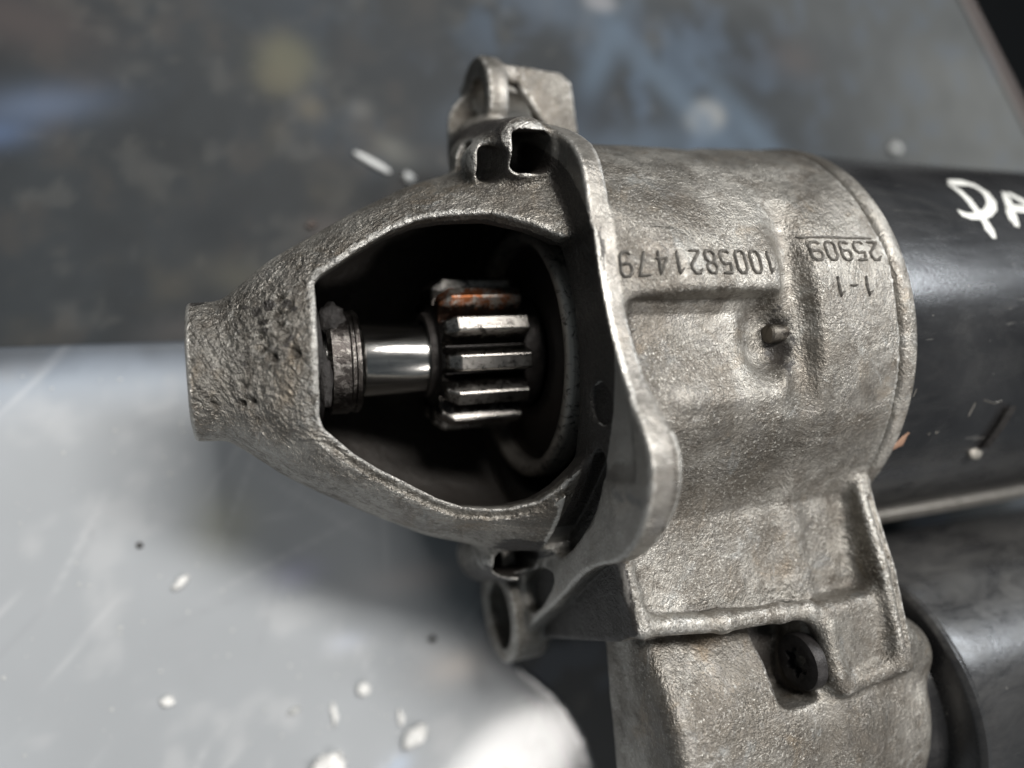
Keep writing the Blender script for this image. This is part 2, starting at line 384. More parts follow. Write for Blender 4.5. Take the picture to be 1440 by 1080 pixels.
# ---------------- cuts
# bore: opening, chamber, inner bell
sl, X, Y, Z = box(-2, 104, -41, 41, -38.5, 41)
rad = np.sqrt(Y * Y + Z * Z)
cut(sl, np.maximum(rad - 25.0, slab(X, 46, 64)), .8)
cut(sl, np.maximum(rad - 27.5, slab(X, 56.5, 98)), .5)
cut(sl, np.maximum(rad - 34.0, slab(X, 96, 104)), 0)
sl, X, Y, Z = box(-2, 54, -40, 40, -38, 38)
RY, RZ = RY[:X.shape[0]], RZ[:X.shape[0]]
kin = np.sqrt(((Y + YO) / (RY - 4.6)) ** 2 + (Z / (RZ - 4.6)) ** 2)[:, :, :]
din = (kin - 1) * (np.minimum(RY, RZ) - 4.6)
cut(sl, smax(din, slab(X, 17.3, 60), 2.0), .6)
cut(sl, np.maximum(np.sqrt(Y * Y + Z * Z) - 6.3, slab(X, 6, 20)), 0)
# the window, as seen from above, swept in Z
win = [(17.2, 9.5), (18.2, 10.8), (23.4, 14.2), (28.2, 16.9), (32.0, 18.2), (36, 18.6), (42, 18.2), (47, 16.0), (50.5, 13.8), (53.4, 13.4), (58, 14), (58, -14.5), (53.0, -16.0), (51.2, -19.0), (49.2, -21.6), (46.6, -23.6), (43.0, -24.4), (40.0, -24.3), (36.3, -23.7), (32.3, -21.9), (28.5, -19.6), (24.7, -17.0), (21.0, -14.2), (17.2, -10.6), (16.7, -9.0), (16.9, 0)]
sl, X, Y, Z = box(14, 52.3, -40, 40, -1, 38)
w2 = poly2(win, X[:, :, 0], Y[:, :, 0])[:, :, None]
RYw, RZw = RY[ :0], RZ[:0]
xw = X[:, 0, 0]; RYw = np.interp(xw, px, ry)[:, None, None].astype(np.float32); RZw = np.interp(xw, px, rz)[:, None, None].astype(np.float32)
sdw = (np.sqrt(((Y + YO) / RYw) ** 2 + (Z / RZw) ** 2) - 1) * np.minimum(RYw, RZw) * .96
cut(sl, np.maximum(w2, 1.0 - Z), .8)
led = np.maximum(w2 - 1.5, -(sdw + .55))
cut(sl, np.maximum(led, np.maximum(Y + 6.0, 1.0 - Z)), .25)
# pockets by the ears
sl, X, Y, Z = box(38, 53, 14, 56, -20, 36)
cut(sl, rbox(X, Y, Z, (48.3, 28.4, 20.0), (3.1, 3.0, 8.6), 1.4, .35), .5)
cut(sl, rbox(X, Y, Z, (43.1, 28.0, 16.0), (1.6, 2.7, 8.6), 1.4, .42), .8)
sl, X, Y, Z = box(38, 53, -56, -14, -30, 30)
cut(sl, rbox(X, Y, Z, (47.4, -34.9, 3.0), (3.5, 2.5, 9.0), 1.8, .10), .5)
union(sl, rbox(X, Y, Z, (48.6, -34.8, -4.0), (1.5, 2.6, 3.2), .6, .1), .4)
# ear holes
for (y, z, r) in ((46.4, -3.0, 4.9), (-48.6, -12.4, 6.2)):
    sl, X, Y, Z = box(44, 70, y - 12, y + 12, z - 12, z + 12)
    cut(sl, np.sqrt((Y - y) ** 2 + (Z - z) ** 2) - r, .5)
# recess in the web between lower ear and hub
sl, X, Y, Z = box(48, 60, -56, -28, -14, 24)
tri = poly2(smooth_poly([(-37.6, 12.2), (-47.8, -2.6), (-40.6, -5.0), (-36.2, 6)], 2), Y[0], Z[0])[None]
cut(sl, np.maximum(tri, X - 54.2), .6)
# lens-shaped recess and dimple in the flange face
sl, X, Y, Z = box(50, 58, -40, 0, 0, 40)
lens = poly2(smooth_poly([(-15.6, 28.2), (-17.6, 31.0), (-21.5, 29.6), (-27, 24.6), (-31.4, 18.4), (-34.2, 12.6), (-31.5, 10.0), (-28.4, 14.4), (-24.0, 20.0), (-19.6, 24.4)], 2), Y[0], Z[0])[None]
cut(sl, np.maximum(lens, X - 55.0), .5)
dm = np.sqrt(((Y + 10.2)) ** 2 + ((Z - 30.4)) ** 2) - 3.0
cut(sl, np.maximum(dm, X - 52.9), .5)
# machined pad stands 0.35 mm proud of the cast face: step cut inside radius 35.5 is left lower
# --- pocket in the top of the barrel
sl, X, Y, Z = box(55, 90, -18, 10, 22, 44)
pk = poly2([(5.2, 44), (4.4, 36), (3.4, 32.6), (1.6, 31.6), (-3, 31.9), (-8, 33.4), (-13.5, 36.0), (-15, 44)], Y[0], Z[0])[None]
cut(sl, extr(pk, slab(X, 56.2, 80.0), 1.2), 1.0)
sl, X, Y, Z = box(72, 90, -18, 10, 20, 44)
cut(sl, rbox(X, Y, Z, (79.6, -2.6, 38.0), (3.2, 4.2, 7.6), 2.4), 3.0)
# shallow valley right of the number panel
sl, X, Y, Z = box(78, 92, -22, 26, 20, 44)
rad = np.sqrt(Y * Y + Z * Z)
cut(sl, capsule(X, Y, Z, (83.6, 17, 34.6), (83.4, -13, 36.4), 2.1), 2.6)
# --- ridges of the lower panel
def ridge(pts, r, k=1.2):
    for a, b in zip(pts[:-1], pts[1:]):
        lo = np.minimum(a, b) - r - 3; hi = np.maximum(a, b) + r + 3
        sl, X, Y, Z = box(lo[0], hi[0], lo[1], hi[1], lo[2], hi[2])
        union(sl, capsule(X, Y, Z, a, b, r), k)
# screw pocket
sl, X, Y, Z = box(74, 86, -64, -40, 12, 44)
cut(sl, np.maximum(rbox(X, Y, Z, (82.2, -51.8, 34), (3.8, 5.9, 12.5), 2.0), X - 85.4), .6)
ridge([(55.6, -31.6, 26.5), (56.2, -37.0, 27.0), (57.2, -41.8, 27.6), (70, -43.2, 28.4), (80, -43.6, 29.0), (84.8, -43.9, 29.6), (87.2, -46.6, 30.2), (88.0, -53.4, 31.0), (89.4, -55.6, 30.6)], 1.35)
ridge([(89.4, -55.6, 30.9), (100.2, -53.8, 32.2)], 1.5)
sl, X, Y, Z = box(94, 104, -60, -20, 10, 40)
wall = poly2([(-25.6, 29.4), (-30, 30.2), (-40, 32.6), (-50, 34.0), (-54.4, 33.6), (-55.5, 30), (-52, 18), (-26, 18)], Y[0], Z[0])[None]
union(sl, extr(wall, slab(X, 97.9, 101.1), 1.0), 2.2)
grv = np.maximum(np.sqrt((X - 99.8) ** 2 + (wall + .1) ** 2) - .40, np.maximum(-51.0 - Y, Y + 28.5))
cut(sl, grv, .2)
# casting pits on the crown of the nose
for k in range(46):
    th = random.gauss(-.42, .20); xx = random.gauss(11.5, 2.6) if k < 34 else random.uniform(3, 15)
    if k >= 34: th = random.uniform(-.9, .7)
    rr = float(np.interp(xx, px, ry)); pr = random.uniform(.35, .95)
    c = (xx, -math.sin(th) * rr, math.cos(th) * rr)
    sl, X, Y, Z = box(c[0] - 3, c[0] + 3, c[1] - 3, c[1] + 3, c[2] - 3, c[2] + 3)
    cut(sl, capsule(X, Y, Z, c, (c[0] + random.uniform(-.9, .9), c[1] + random.uniform(-.7, .7), c[2]), pr * .85), .25)
# cast relief: slow waviness plus fine lumps
def upnoise(step, amp):
    gx, gy, gz = [int(n * H / step) + 3 for n in (NX, NY, NZ)]
    g = (RNG.random((gx, gy, gz)).astype(np.float32) - .5) * 2 * amp
    for axis, (n, m) in enumerate(((NX, gx), (NY, gy), (NZ, gz))):
        t = np.arange(n) * H / step; i = t.astype(int); f = (t - i).astype(np.float32); f = f * f * (3 - 2 * f)
        shp = [1, 1, 1]; shp[axis] = n
        g = np.take(g, i, axis) * (1 - f).reshape(shp) + np.take(g, i + 1, axis) * f.reshape(shp)
    return g
S += upnoise(6.0, .12); S += upnoise(1.6, .03)
print("sdf %.1fs" % (time.time() - T0))
def boxblur(A, k):
    for axis in range(3):
        C = np.cumsum(A, axis=axis, dtype=np.float32); n = A.shape[axis]
        hi = np.minimum(np.arange(n) + k, n - 1); lo = np.maximum(np.arange(n) - k - 1, 0)
        A = (np.take(C, hi, axis) - np.take(C, lo, axis)) / (2 * k + 1)
    return A
CV = boxblur(np.clip(S, -2.2, 2.2), 2); CV = boxblur(CV, 2)
import openvdb
B = 3 * H
np.clip(S, -B, B, out=S)
S[0] = S[-1] = B; S[:, 0] = S[:, -1] = B; S[:, :, 0] = S[:, :, -1] = B
g = openvdb.FloatGrid(B); g.copyFromArray(S)
P, Q = g.convertToQuads(isovalue=0.0)
_f = np.clip(P, 0, np.array(CV.shape) - 1.001); _i = _f.astype(int); _f = _f - _i; curv = 0
for dx in (0, 1):
    for dy in (0, 1):
        for dz in (0, 1):
            w_ = (_f[:, 0] if dx else 1 - _f[:, 0]) * (_f[:, 1] if dy else 1 - _f[:, 1]) * (_f[:, 2] if dz else 1 - _f[:, 2])
            curv = curv + w_ * CV[_i[:, 0] + dx, _i[:, 1] + dy, _i[:, 2] + dz]
curv = curv - np.median(curv); del CV
print('curv', np.percentile(curv, [1, 10, 50, 90, 99]))
P = P * H + np.array([X0, Y0, Z0])
Q = Q[:, ::-1]
# keep the largest connected shell(s): drop specks
print("casting", len(P), len(Q), "%.1fs" % (time.time() - T0))

def thing(name, label, cat, group=None):
    o = bpy.data.objects.new(name, None); COL.objects.link(o); o.empty_display_size = .01
    o['label'] = label; o['category'] = cat
    if group: o['group'] = group
    return o
starter = thing('starter_motor', 'used starter motor with grey cast nose housing, open pinion window and black barrel', 'starter motor')

me = bpy.data.meshes.new('drive_housing')
me.vertices.add(len(P)); me.vertices.foreach_set('co', (P * MM).astype(np.float32).ravel())
me.loops.add(len(Q) * 4); me.loops.foreach_set('vertex_index', Q.astype(np.int32).ravel())
me.polygons.add(len(Q)); me.polygons.foreach_set('loop_start', np.arange(0, len(Q) * 4, 4, dtype=np.int32))
me.polygons.foreach_set('use_smooth', np.ones(len(Q), bool))
me.update(); me.validate()
if sum((me.vertices[i].normal.x) for i in np.argsort(P[:, 0])[:50]) > 0: me.flip_normals()
me.materials.append(M['cast'])
# per-vertex masks: soot and grease, painted shade in hollows, faces cut clean
px_, py_, pz_ = P[:, 0], P[:, 1], P[:, 2]
rad_ = np.hypot(py_, pz_)
nrm = np.zeros(len(P) * 3, np.float32); me.vertices.foreach_get('normal', nrm); nrm = nrm.reshape(-1, 3)
def sstep(a, b, x): t = np.clip((x - a) / (b - a), 0, 1); return t * t * (3 - 2 * t)
RYv = np.interp(px_, px, ry); RZv = np.interp(px_, px, rz)
kv = np.hypot((py_ + YO) / RYv, pz_ / RZv)
inner = (1 - sstep(-3.2, -1.4, (kv - 1) * np.minimum(RYv, RZv))) * (px_ < 52)  # inside walls darkened
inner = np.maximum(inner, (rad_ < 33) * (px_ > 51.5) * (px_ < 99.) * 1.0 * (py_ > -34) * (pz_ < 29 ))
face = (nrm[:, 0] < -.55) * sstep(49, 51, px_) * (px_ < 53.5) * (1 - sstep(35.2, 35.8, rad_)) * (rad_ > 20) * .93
recess = (nrm[:, 0] < -.3) * (px_ > 53) * (px_ < 56) * 1.0  # recess floors darkened
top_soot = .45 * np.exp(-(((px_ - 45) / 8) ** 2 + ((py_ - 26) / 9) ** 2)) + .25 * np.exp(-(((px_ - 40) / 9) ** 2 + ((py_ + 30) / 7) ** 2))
pocketd = .8 * sstep(6, 2, np.abs(px_ - 47)) * ((np.abs(py_ - 31) < 9) | (np.abs(py_ + 36) < 6)) * (S.shape[0] > 0) * (np.abs(nrm[:, 2]) < .5)  # shade painted on the steep pocket walls by the ears
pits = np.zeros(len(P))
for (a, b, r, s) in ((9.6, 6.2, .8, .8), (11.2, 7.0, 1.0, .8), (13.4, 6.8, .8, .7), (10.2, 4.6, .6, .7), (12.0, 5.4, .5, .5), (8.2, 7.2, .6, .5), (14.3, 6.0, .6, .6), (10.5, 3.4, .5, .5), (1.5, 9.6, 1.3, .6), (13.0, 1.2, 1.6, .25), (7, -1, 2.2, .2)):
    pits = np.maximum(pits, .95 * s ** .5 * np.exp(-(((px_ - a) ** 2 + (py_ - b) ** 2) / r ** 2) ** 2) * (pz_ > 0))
valley = .80 * np.exp(-((px_ - 82.3) / 2.2) ** 2 - ((py_ + 3) / 6.5) ** 2) * (pz_ > 26)  # painted shade in the valley beside the pin wall
below = .18 * sstep(0, -25, pz_)  # darker towards the underside
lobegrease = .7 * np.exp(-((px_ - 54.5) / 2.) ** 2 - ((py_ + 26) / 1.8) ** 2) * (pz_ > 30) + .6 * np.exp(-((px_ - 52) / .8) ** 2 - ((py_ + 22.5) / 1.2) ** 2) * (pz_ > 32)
scr = .8 * np.exp(-((px_ - 81.5) / 4.0) ** 4 - ((py_ + 51.5) / 6.2) ** 4) * (pz_ > 14)  # shade painted into the screw pocket
dirt_dark = np.clip(np.maximum.reduce([inner * .97, face, recess, top_soot, pocketd, pits, valley, below, lobegrease, scr]), 0, 1)
mach = np.clip((nrm[:, 0] < -.75) * (px_ < 53) * (px_ > 51) * sstep(35.4, 36.0, rad_) + (px_ < .6) * 1. + .6 * (px_ > 51.5) * (px_ < 55.4) * (rad_ > 32) * (nrm[:, 2] > .5), 0, 1)
rskin = np.clip(1.1 - px_ / 60, .12, 1)
for nm, arr in (('dirt_dark', dirt_dark), ('machined', mach), ('rough_skin', rskin), ('edge', np.clip(curv / .45, -1, 1))):
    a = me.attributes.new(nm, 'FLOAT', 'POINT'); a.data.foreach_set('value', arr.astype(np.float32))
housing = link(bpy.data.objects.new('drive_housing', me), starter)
del S
def zsurf(pts):
    """height of the casting under (x, y), by ray cast on the finished mesh"""
    out = []
    for x, y in pts:
        ok, loc, n, i = housing.ray_cast(Vector((x, y, 60)) * MM, Vector((0, 0, -1)))
        out.append(loc.z / MM if ok else 36.0)
    return out

# ------------------------------------------------------------------ strokes laid on a surface (cast figures, paint pen)
def strokes(name, lines, width, height, zf, mat, parent, seg=8, jitter=0.0, label=None):
    V = []; F = []
    for L in lines:
        # resample
        pts = []
        for (a, b) in zip(L[:-1], L[1:]):
            n = max(1, int(math.dist(a[:2], b[:2]) / (width * .7)))
            for i in range(n): t = i / n; pts.append(tuple(a[k] * (1 - t) + b[k] * t for k in range(len(a))))
        pts.append(L[-1])
        zs = zf([(p[0], p[1]) for p in pts])
        base = len(V); n = len(pts)
        for i, p in enumerate(pts):
            q0 = pts[max(0, i - 1)]; q1 = pts[min(n - 1, i + 1)]
            tx, ty = q1[0] - q0[0], q1[1] - q0[1]; l = math.hypot(tx, ty) or 1; nx, ny = -ty / l, tx / l
            wv = (p[2] if len(p) > 2 else 1.0) * width * (1 + jitter * (random.random() - .5))
            endf = .45 if i in (0, n - 1) else 1.0
            zl, zr = zf([(p[0] + nx * wv, p[1] + ny * wv), (p[0] - nx * wv, p[1] - ny * wv)]) if zf is not zsurf else (zs[i], zs[i])
            for s_, h_ in ((1, -.25), (.8, .55), (.0, 1.0), (-.8, .55), (-1, -.25)):
                off = s_ * wv * .5 * endf
                zz = zs[i] + ((zl - zs[i]) if s_ > 0 else (zr - zs[i])) * abs(s_) * .5
                V.append((p[0] + nx * off, p[1] + ny * off, zz + h_ * height))
        for i in range(n - 1):
            for k in range(4):
                a = base + i * 5 + k; F.append((a, a + 1, a + 6, a + 5))
        F.append(tuple(base + k for k in range(5))); F.append(tuple(base + (n - 1) * 5 + 4 - k for k in range(5)))
    bm = bmesh.new(); vs = [bm.verts.new(v) for v in V]
    for f in F: bm.faces.new([vs[i] for i in f])
    o = bm_obj(name, bm, mat, parent, autos=60)
    if label: o['label'] = label
    return o
G = {  # figures on a 1 x 1.6 cell
 '0': [[(.25, 0), (.75, 0), (1, .3), (1, 1.3), (.75, 1.6), (.25, 1.6), (0, 1.3), (0, .3), (.25, 0)]],
 '1': [[(.15, 1.25), (.6, 1.6), (.6, 0)]],
 '2': [[(0, 1.3), (.25, 1.6), (.75, 1.6), (1, 1.3), (1, 1.0), (0, .15), (0, 0), (1, 0)]],
 '4': [[(.75, 0), (.75, 1.6), (0, .5), (1.05, .5)]],
 '5': [[(1, 1.6), (.1, 1.6), (.05, .9), (.7, .95), (1, .7), (1, .25), (.75, 0), (.2, 0), (0, .2)]],
 '7': [[(0, 1.6), (1, 1.6), (.4, 0)]],
 '8': [[(.3, .85), (0, 1.1), (0, 1.35), (.25, 1.6), (.75, 1.6), (1, 1.35), (1, 1.1), (.7, .85), (.3, .85), (0, .6), (0, .25), (.25, 0), (.75, 0), (1, .25), (1, .6), (.7, .85)]],
 '9': [[(.05, .2), (.3, 0), (.75, 0), (1, .3), (1, 1.3), (.75, 1.6), (.25, 1.6), (0, 1.35), (0, 1.0), (.25, .75), (1, .8)]],
 '-': [[(.1, .75), (.9, .75)]],
}
def figures(txt, x_right, y_top, cell, h, gap, slope=0.0):
    """figures read from the far side: rotated half a turn, running from right to left"""
    out = []; x = x_right
    for ch in txt:
        for L in G[ch]:
            out.append([(x - px2 * cell, y_top - h * py2 / 1.6 + slope * (x - x_right)) for px2, py2 in L])
        x -= gap
    return out
strokes('cast_number', figures('1005821479', 79.6, 9.9, 1.55, 3.3, 2.52), .50, .38, zsurf, M['letter'], housing, jitter=.3, label='raised casting number 1005821479 standing upside down')
strokes('cast_number', figures('25909', 99.6, 11.4, 1.75, 2.9, 2.75), .50, .38, zsurf, M['letter'], housing, jitter=.3, label='raised figures 25909 under a line, upside down')
strokes('cast_line', [[(85.8, 12.5), (86.4, 12.2), (90, 12.2), (95, 12.1), (99.2, 12.1)]], .40, .28, zsurf, M['letter'], housing, jitter=.2)
strokes('cast_number', figures('1-1', 96.6, 5.9, 1.6, 3.0, 2.7), .50, .38, zsurf, M['letter'], housing, jitter=.3, label='raised figures 1-1, upside down')

# ------------------------------------------------------------------ motor barrel, end ring
lathe('end_ring', [(101.15, 33), (101.15, 36.6), (101.5, 37.4), (102.2, 37.85), (103.9, 37.9), (104.5, 37.5), (104.6, 33)], M['cast'], starter, 192, wob=.05)
MR = 37.25
prof = [(103.5, 30)] + [(x, MR) for x in np.linspace(103.6, 236, 60)] + [(238, MR - 1.2), (238.6, MR - 3), (238.6, 4), (238.6, 0)]
body = lathe('motor_body', prof, M['paint'], starter, 220)
V = np.zeros(len(body.data.vertices) * 3, np.float32); body.data.vertices.foreach_get('co', V); V = V.reshape(-1, 3) / MM
a = body.data.attributes.new('grime', 'FLOAT', 'POINT'); ang = np.degrees(np.arctan2(-V[:, 1], V[:, 2]))
a.data.foreach_set('value', (np.clip((ang - 34) / 14, 0, 1) * np.clip((100 - ang) / 20, 0, 1) * np.clip(1.2 - (V[:, 0] - 104) / 60, .3, 1)).astype(np.float32))
def cylz(r, yc=0, zc=0):
    return lambda pts: [zc + math.sqrt(max(.01, r * r - (y - yc) ** 2)) for x, y in pts]
# paint-pen letters P and A, upside down, cut by the frame
strokes('painted_letters', [
    [(129.2, 25.1, .8), (131.8, 25.6, 1), (134.7, 25.7, 1.1), (136.3, 24.9, 1.1), (136.6, 23.2, 1.1), (135.7, 21.3, 1.2), (134.0, 19.6, 1.2), (131.5, 18.2, 1.1), (128.4, 17.3, 1), (125.8, 17.2, .9), (124.4, 17.7, .9), (124.1, 18.5, .7)],
    [(129.2, 25.1, .9), (129.6, 23.3, 1.0), (129.5, 21.2, 1.1), (129.0, 19.2, 1.1), (128.8, 17.4, 1.1), (128.9, 15.9, 1.1), (128.6, 14.4, 1.3), (128.6, 12.8, 1.1)],
    [(142.1, 23.7, .7), (143.6, 23.0, 1), (144.6, 21.8, 1.1), (145.4, 20.8, 1.2), (147, 18.4, 1.2), (148.6, 14.6, 1.2)],
    [(142.1, 23.7, .7), (141.0, 22.0, .9), (139.1, 19.8, 1), (137.5, 17.8, 1.3), (136.2, 15.4, 1.4)],
    [(137.9, 19.9, 1.0), (140.8, 19.5, 1.1), (143.2, 19.5, 1.1), (147.2, 19.2, 1)],
    [(154.5, 20.4, .8), (153.9, 12.4, 1)], [(154.5, 20.4, .8), (158.5, 19.8, 1), (159.8, 17.4, 1), (157.0, 15.6, 1), (154.2, 15.6, 1)]],
    1.75, .10, cylz(MR), M['marker'], body, jitter=.1, label='white hand-painted letters P A standing upside down on the black barrel')
# rusty tongue of the seam and small chips
strokes('bare_metal_chip', [[(104.4, -21.6, .5), (106.2, -20.2, 1), (107.0, -18.8, .7)], ], 2.0, .10, cylz(MR), M['tape'], body, label='bare orange-brown chip beside the seam')
strokes('paint_chip', [[(120.0, -17.1), (120.6, -14.9)], [(122.4, -14.6), (125.6, -15.4), (127.2, -15.0)], [(105.3, -13.0), (105.8, -11.8)], [(111.8, -19.6), (112.3, -19.3)], [(113.5, -19.5), (114.0, -19.2)]], .26, .04, cylz(MR), M['pin'], body)
# pressed tongue in the barrel: dark slot with a bright foot
bm = bmesh.new()
p0, p1 = Vector((129.4, -16.2, 0)), Vector((127.8, -23.2, 0))
def onb(x, y, h): return Vector((x, y, math.sqrt(MR * MR - y * y) + h))
secs = []
for t in np.linspace(0, 1, 9):
    p = p0.lerp(p1, t); w = 1.15 * (1.0 if .1 < t < .9 else .75)
    secs.append([bm.verts.new(onb(p.x + s * w, p.y, h)) for s, h in ((-1, -.3), (-.9, .9), (.0, 1.5), (.9, .9), (1, -.3))])
for a_, b_ in zip(secs[:-1], secs[1:]):
    for k in range(4): bm.faces.new((a_[k], a_[k + 1], b_[k + 1], b_[k]))
bm.faces.new(secs[0]); bm.faces.new(secs[-1][::-1])
bm_obj('barrel_lug', bm, M['soot'], body, autos=50)
bm = bmesh.new(); bmesh.ops.create_icosphere(bm, subdivisions=3, radius=1.0)
for v in bm.verts: v.co = Vector((v.co.x * 1.7 + 126.9, v.co.y * 1.2 - 24.0, v.co.z * .7 + math.sqrt(MR * MR - 24.0 ** 2) + .2))
bm_obj('weld_spot', bm, M['ring'], body, smooth=True)

# ------------------------------------------------------------------ solenoid
sy, sz, sr = -69.0, 8.5, 26.8
prof = [(104.0, 5), (104.0, 20.5), (110.5, 20.5), (111.9, 21)] + [(112.0, 25.8), (112.2, 26.3), (112.8, sr + .1), (113.6, sr + .1), (114.0, sr - .15)] + [(x, sr) for x in np.linspace(116, 188, 40)] + [(190, sr - 1), (190.8, sr - 3), (190.8, 0)]
sol = lathe('solenoid_body', prof, M['paint'], starter, 180, cen=(sy, sz))
V = np.zeros(len(sol.data.vertices) * 3, np.float32); sol.data.vertices.foreach_get('co', V); V = V.reshape(-1, 3) / MM
a = sol.data.attributes.new('grime', 'FLOAT', 'POINT')
a.data.foreach_set('value', (np.clip(1.1 - np.abs(V[:, 1] + 50) / 20, .25, 1) * (V[:, 0] > 112)).astype(np.float32))
# rib added to draw the bright lit line along the barrel's lower edge
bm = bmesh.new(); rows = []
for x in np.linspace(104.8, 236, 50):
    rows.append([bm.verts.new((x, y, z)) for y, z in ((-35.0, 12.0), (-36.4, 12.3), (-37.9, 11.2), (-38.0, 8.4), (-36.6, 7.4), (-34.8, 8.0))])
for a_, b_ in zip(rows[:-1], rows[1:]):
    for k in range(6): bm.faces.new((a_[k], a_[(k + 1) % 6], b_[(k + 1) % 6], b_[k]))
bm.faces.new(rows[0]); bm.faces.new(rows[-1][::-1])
bm_obj('lit_line_rib', bm, M['rib'], body, autos=40)

# ------------------------------------------------------------------ screw in its pocket (head faces the nose)
scy, scz = -52.2, 27.4
prof = [(85.9, 4.3), (84.6, 4.3), (84.1, 4.1), (83.9, 3.5), (83.8, 3.1)]
scr_o = lathe('screw', prof + [(83.8, 2.6)], M['screw'], starter, 64, cen=(scy, scz))
bm = bmesh.new(); ro = []; ri = []
N = 96
for i in range(N):
    t = 2 * math.pi * i / N
    r = 1.95 + .42 * math.cos(6 * t)
    ro.append(bm.verts.new((83.8, scy + 2.75 * math.cos(t), scz + 2.75 * math.sin(t))))
    ri.append((bm.verts.new((83.8, scy + r * math.cos(t), scz + r * math.sin(t))), bm.verts.new((85.6, scy + r * math.cos(t), scz + r * math.sin(t)))))
for i in range(N):
    j = (i + 1) % N
    bm.faces.new((ro[i], ro[j], ri[j][0], ri[i][0])); bm.faces.new((ri[i][0], ri[j][0], ri[j][1], ri[i][1]))
bm.faces.new([r[1] for r in ri])
bm_obj('drive_socket', bm, M['screw'], scr_o)
# guide pin standing out of the pocket wall
lathe('guide_pin', [(80.6, 0), (80.6, 1.2), (80.9, 1.45), (82, 1.5), (85, 1.5)], M['clutchpin'], starter, 40, cen=(-1.7, 31.6))

# ------------------------------------------------------------------ shaft line
lathe('drive_shaft', [(5, 0), (5, 5.2), (17, 5.2), (24.6, 5.3), (24.9, 5.7), (25.3, 5.88), (36, 5.88), (60, 5.88)], M['shaft'], starter, 128)
lathe('bushing', [(12, 5.3), (17.0, 5.4), (18.4, 5.6), (18.8, 7.0), (18.4, 9.4), (12, 9.9)], M['soot'], starter, 64, wob=.25)
lathe('stop_collar', [(19.3, 5.4), (19.3, 7.9), (19.9, 8.45), (22.6, 8.45), (22.9, 8.15), (23.4, 8.1), (23.6, 8.3), (24.2, 8.3), (24.6, 7.9), (24.6, 5.4)], M['collar'], starter, 96, wob=.04)
def clump(name, cx, cyv, cz, r, mat, parent, sc=(1, 1, 1), seed=0, sub=3, amp=.35):
    from mathutils import noise
    bm = bmesh.new(); bmesh.ops.create_icosphere(bm, subdivisions=sub, radius=1)
    for v in bm.verts:
        k = 1 + amp * noise.noise(v.co * 2.1 + Vector((seed * 7.3, seed, 3))) + amp * .5 * noise.noise(v.co * 5.1 + Vector((seed, 9, 3)))
        v.co = Vector((v.co.x * sc[0] * k * r + cx, v.co.y * sc[1] * k * r + cyv, v.co.z * sc[2] * k * r + cz))
    return bm_obj(name, bm, mat, parent, smooth=True)
clump('grease_lump', 20.4, 6.0, 5.6, 2.4, M['soot'], starter, (.9, 1.1, .7), 2)
clump('grease_lump', 18.6, -3.0, 8.4, 2.0, M['soot'], starter, (.5, 2.2, .6), 5)

# pinion with thirteen separate teeth
gear = lathe('pinion_gear', [(35.4, 5.9), (35.4, 7.0), (35.8, 7.2), (36.5, 7.2), (36.7, 8.2), (37.2, 9.1), (50.4, 9.1), (50.6, 9.6), (54, 9.6)], M['gearcore'], starter, 80)
def tooth_mesh():
    bm = bmesh.new()
    sec = [(-2.1, 8.8), (-1.85, 10.2), (-1.55, 11.7), (-1.3, 12.7), (-1.05, 13.0), (1.05, 13.0), (1.3, 12.7), (1.55, 11.7), (1.85, 10.2), (2.1, 8.8)]
    rows = []
    for x, k, sh in ((36.5, .0, .0), (36.9, .35, .15), (38.6, 1.0, 0), (50.2, 1.0, 0), (50.5, .9, 0)):
        r = []
        for y, z in sec:
            zz = 8.8 + (z - 8.8) * (.55 + .45 * k); yy = y * (.72 + .28 * k) if z > 8.9 else y
            r.append(bm.verts.new((x, yy, zz)))
        rows.append(r)
    for a_, b_ in zip(rows[:-1], rows[1:]):
        for k in range(len(sec) - 1): bm.faces.new((a_[k], a_[k + 1], b_[k + 1], b_[k]))
    bm.faces.new(rows[0]); bm.faces.new(rows[-1][::-1])
    bmesh.ops.recalc_face_normals(bm, faces=bm.faces)
    bmesh.ops.bevel(bm, geom=[e for e in bm.edges], offset=.12, segments=1, affect='EDGES', clamp_overlap=True)
    me = bpy.data.meshes.new('tooth'); bm.to_mesh(me); bm.free(); me.transform(Matrix.Scale(MM, 4))
    me.materials.append(M['tooth']); return me
tm = tooth_mesh(); tmr = tm.copy(); tmr.materials.clear(); tmr.materials.append(M['toothrust'])
for i in range(13):
    rust = i == 11
    o = bpy.data.objects.new('tooth', tmr if rust else tm); COL.objects.link(o); o.parent = gear
    o.rotation_euler = (math.radians(360 / 13 * i + 12.0), 0, 0)
    if rust: o['label'] = 'tooth with an orange rust patch'
gear.location = Vector((0, .5, 0)) * MM
# clutch drum behind the pinion
lathe('clutch_drum', [(54.6, 9.7), (54.8, 12.2), (55.4, 12.6), (56.0, 16.6), (55.2, 18.9), (54.6, 19.2), (54.4, 21.6), (75, 21.6)], M['clutch'], starter, 128, autos=70)
lathe('drum_rim', [(55.0, 19.0), (53.3, 19.4), (52.5, 20.0), (52.3, 20.7), (52.6, 21.4), (53.3, 21.9), (56, 22.0)], M['drumrim'], starter, 128, autos=80)

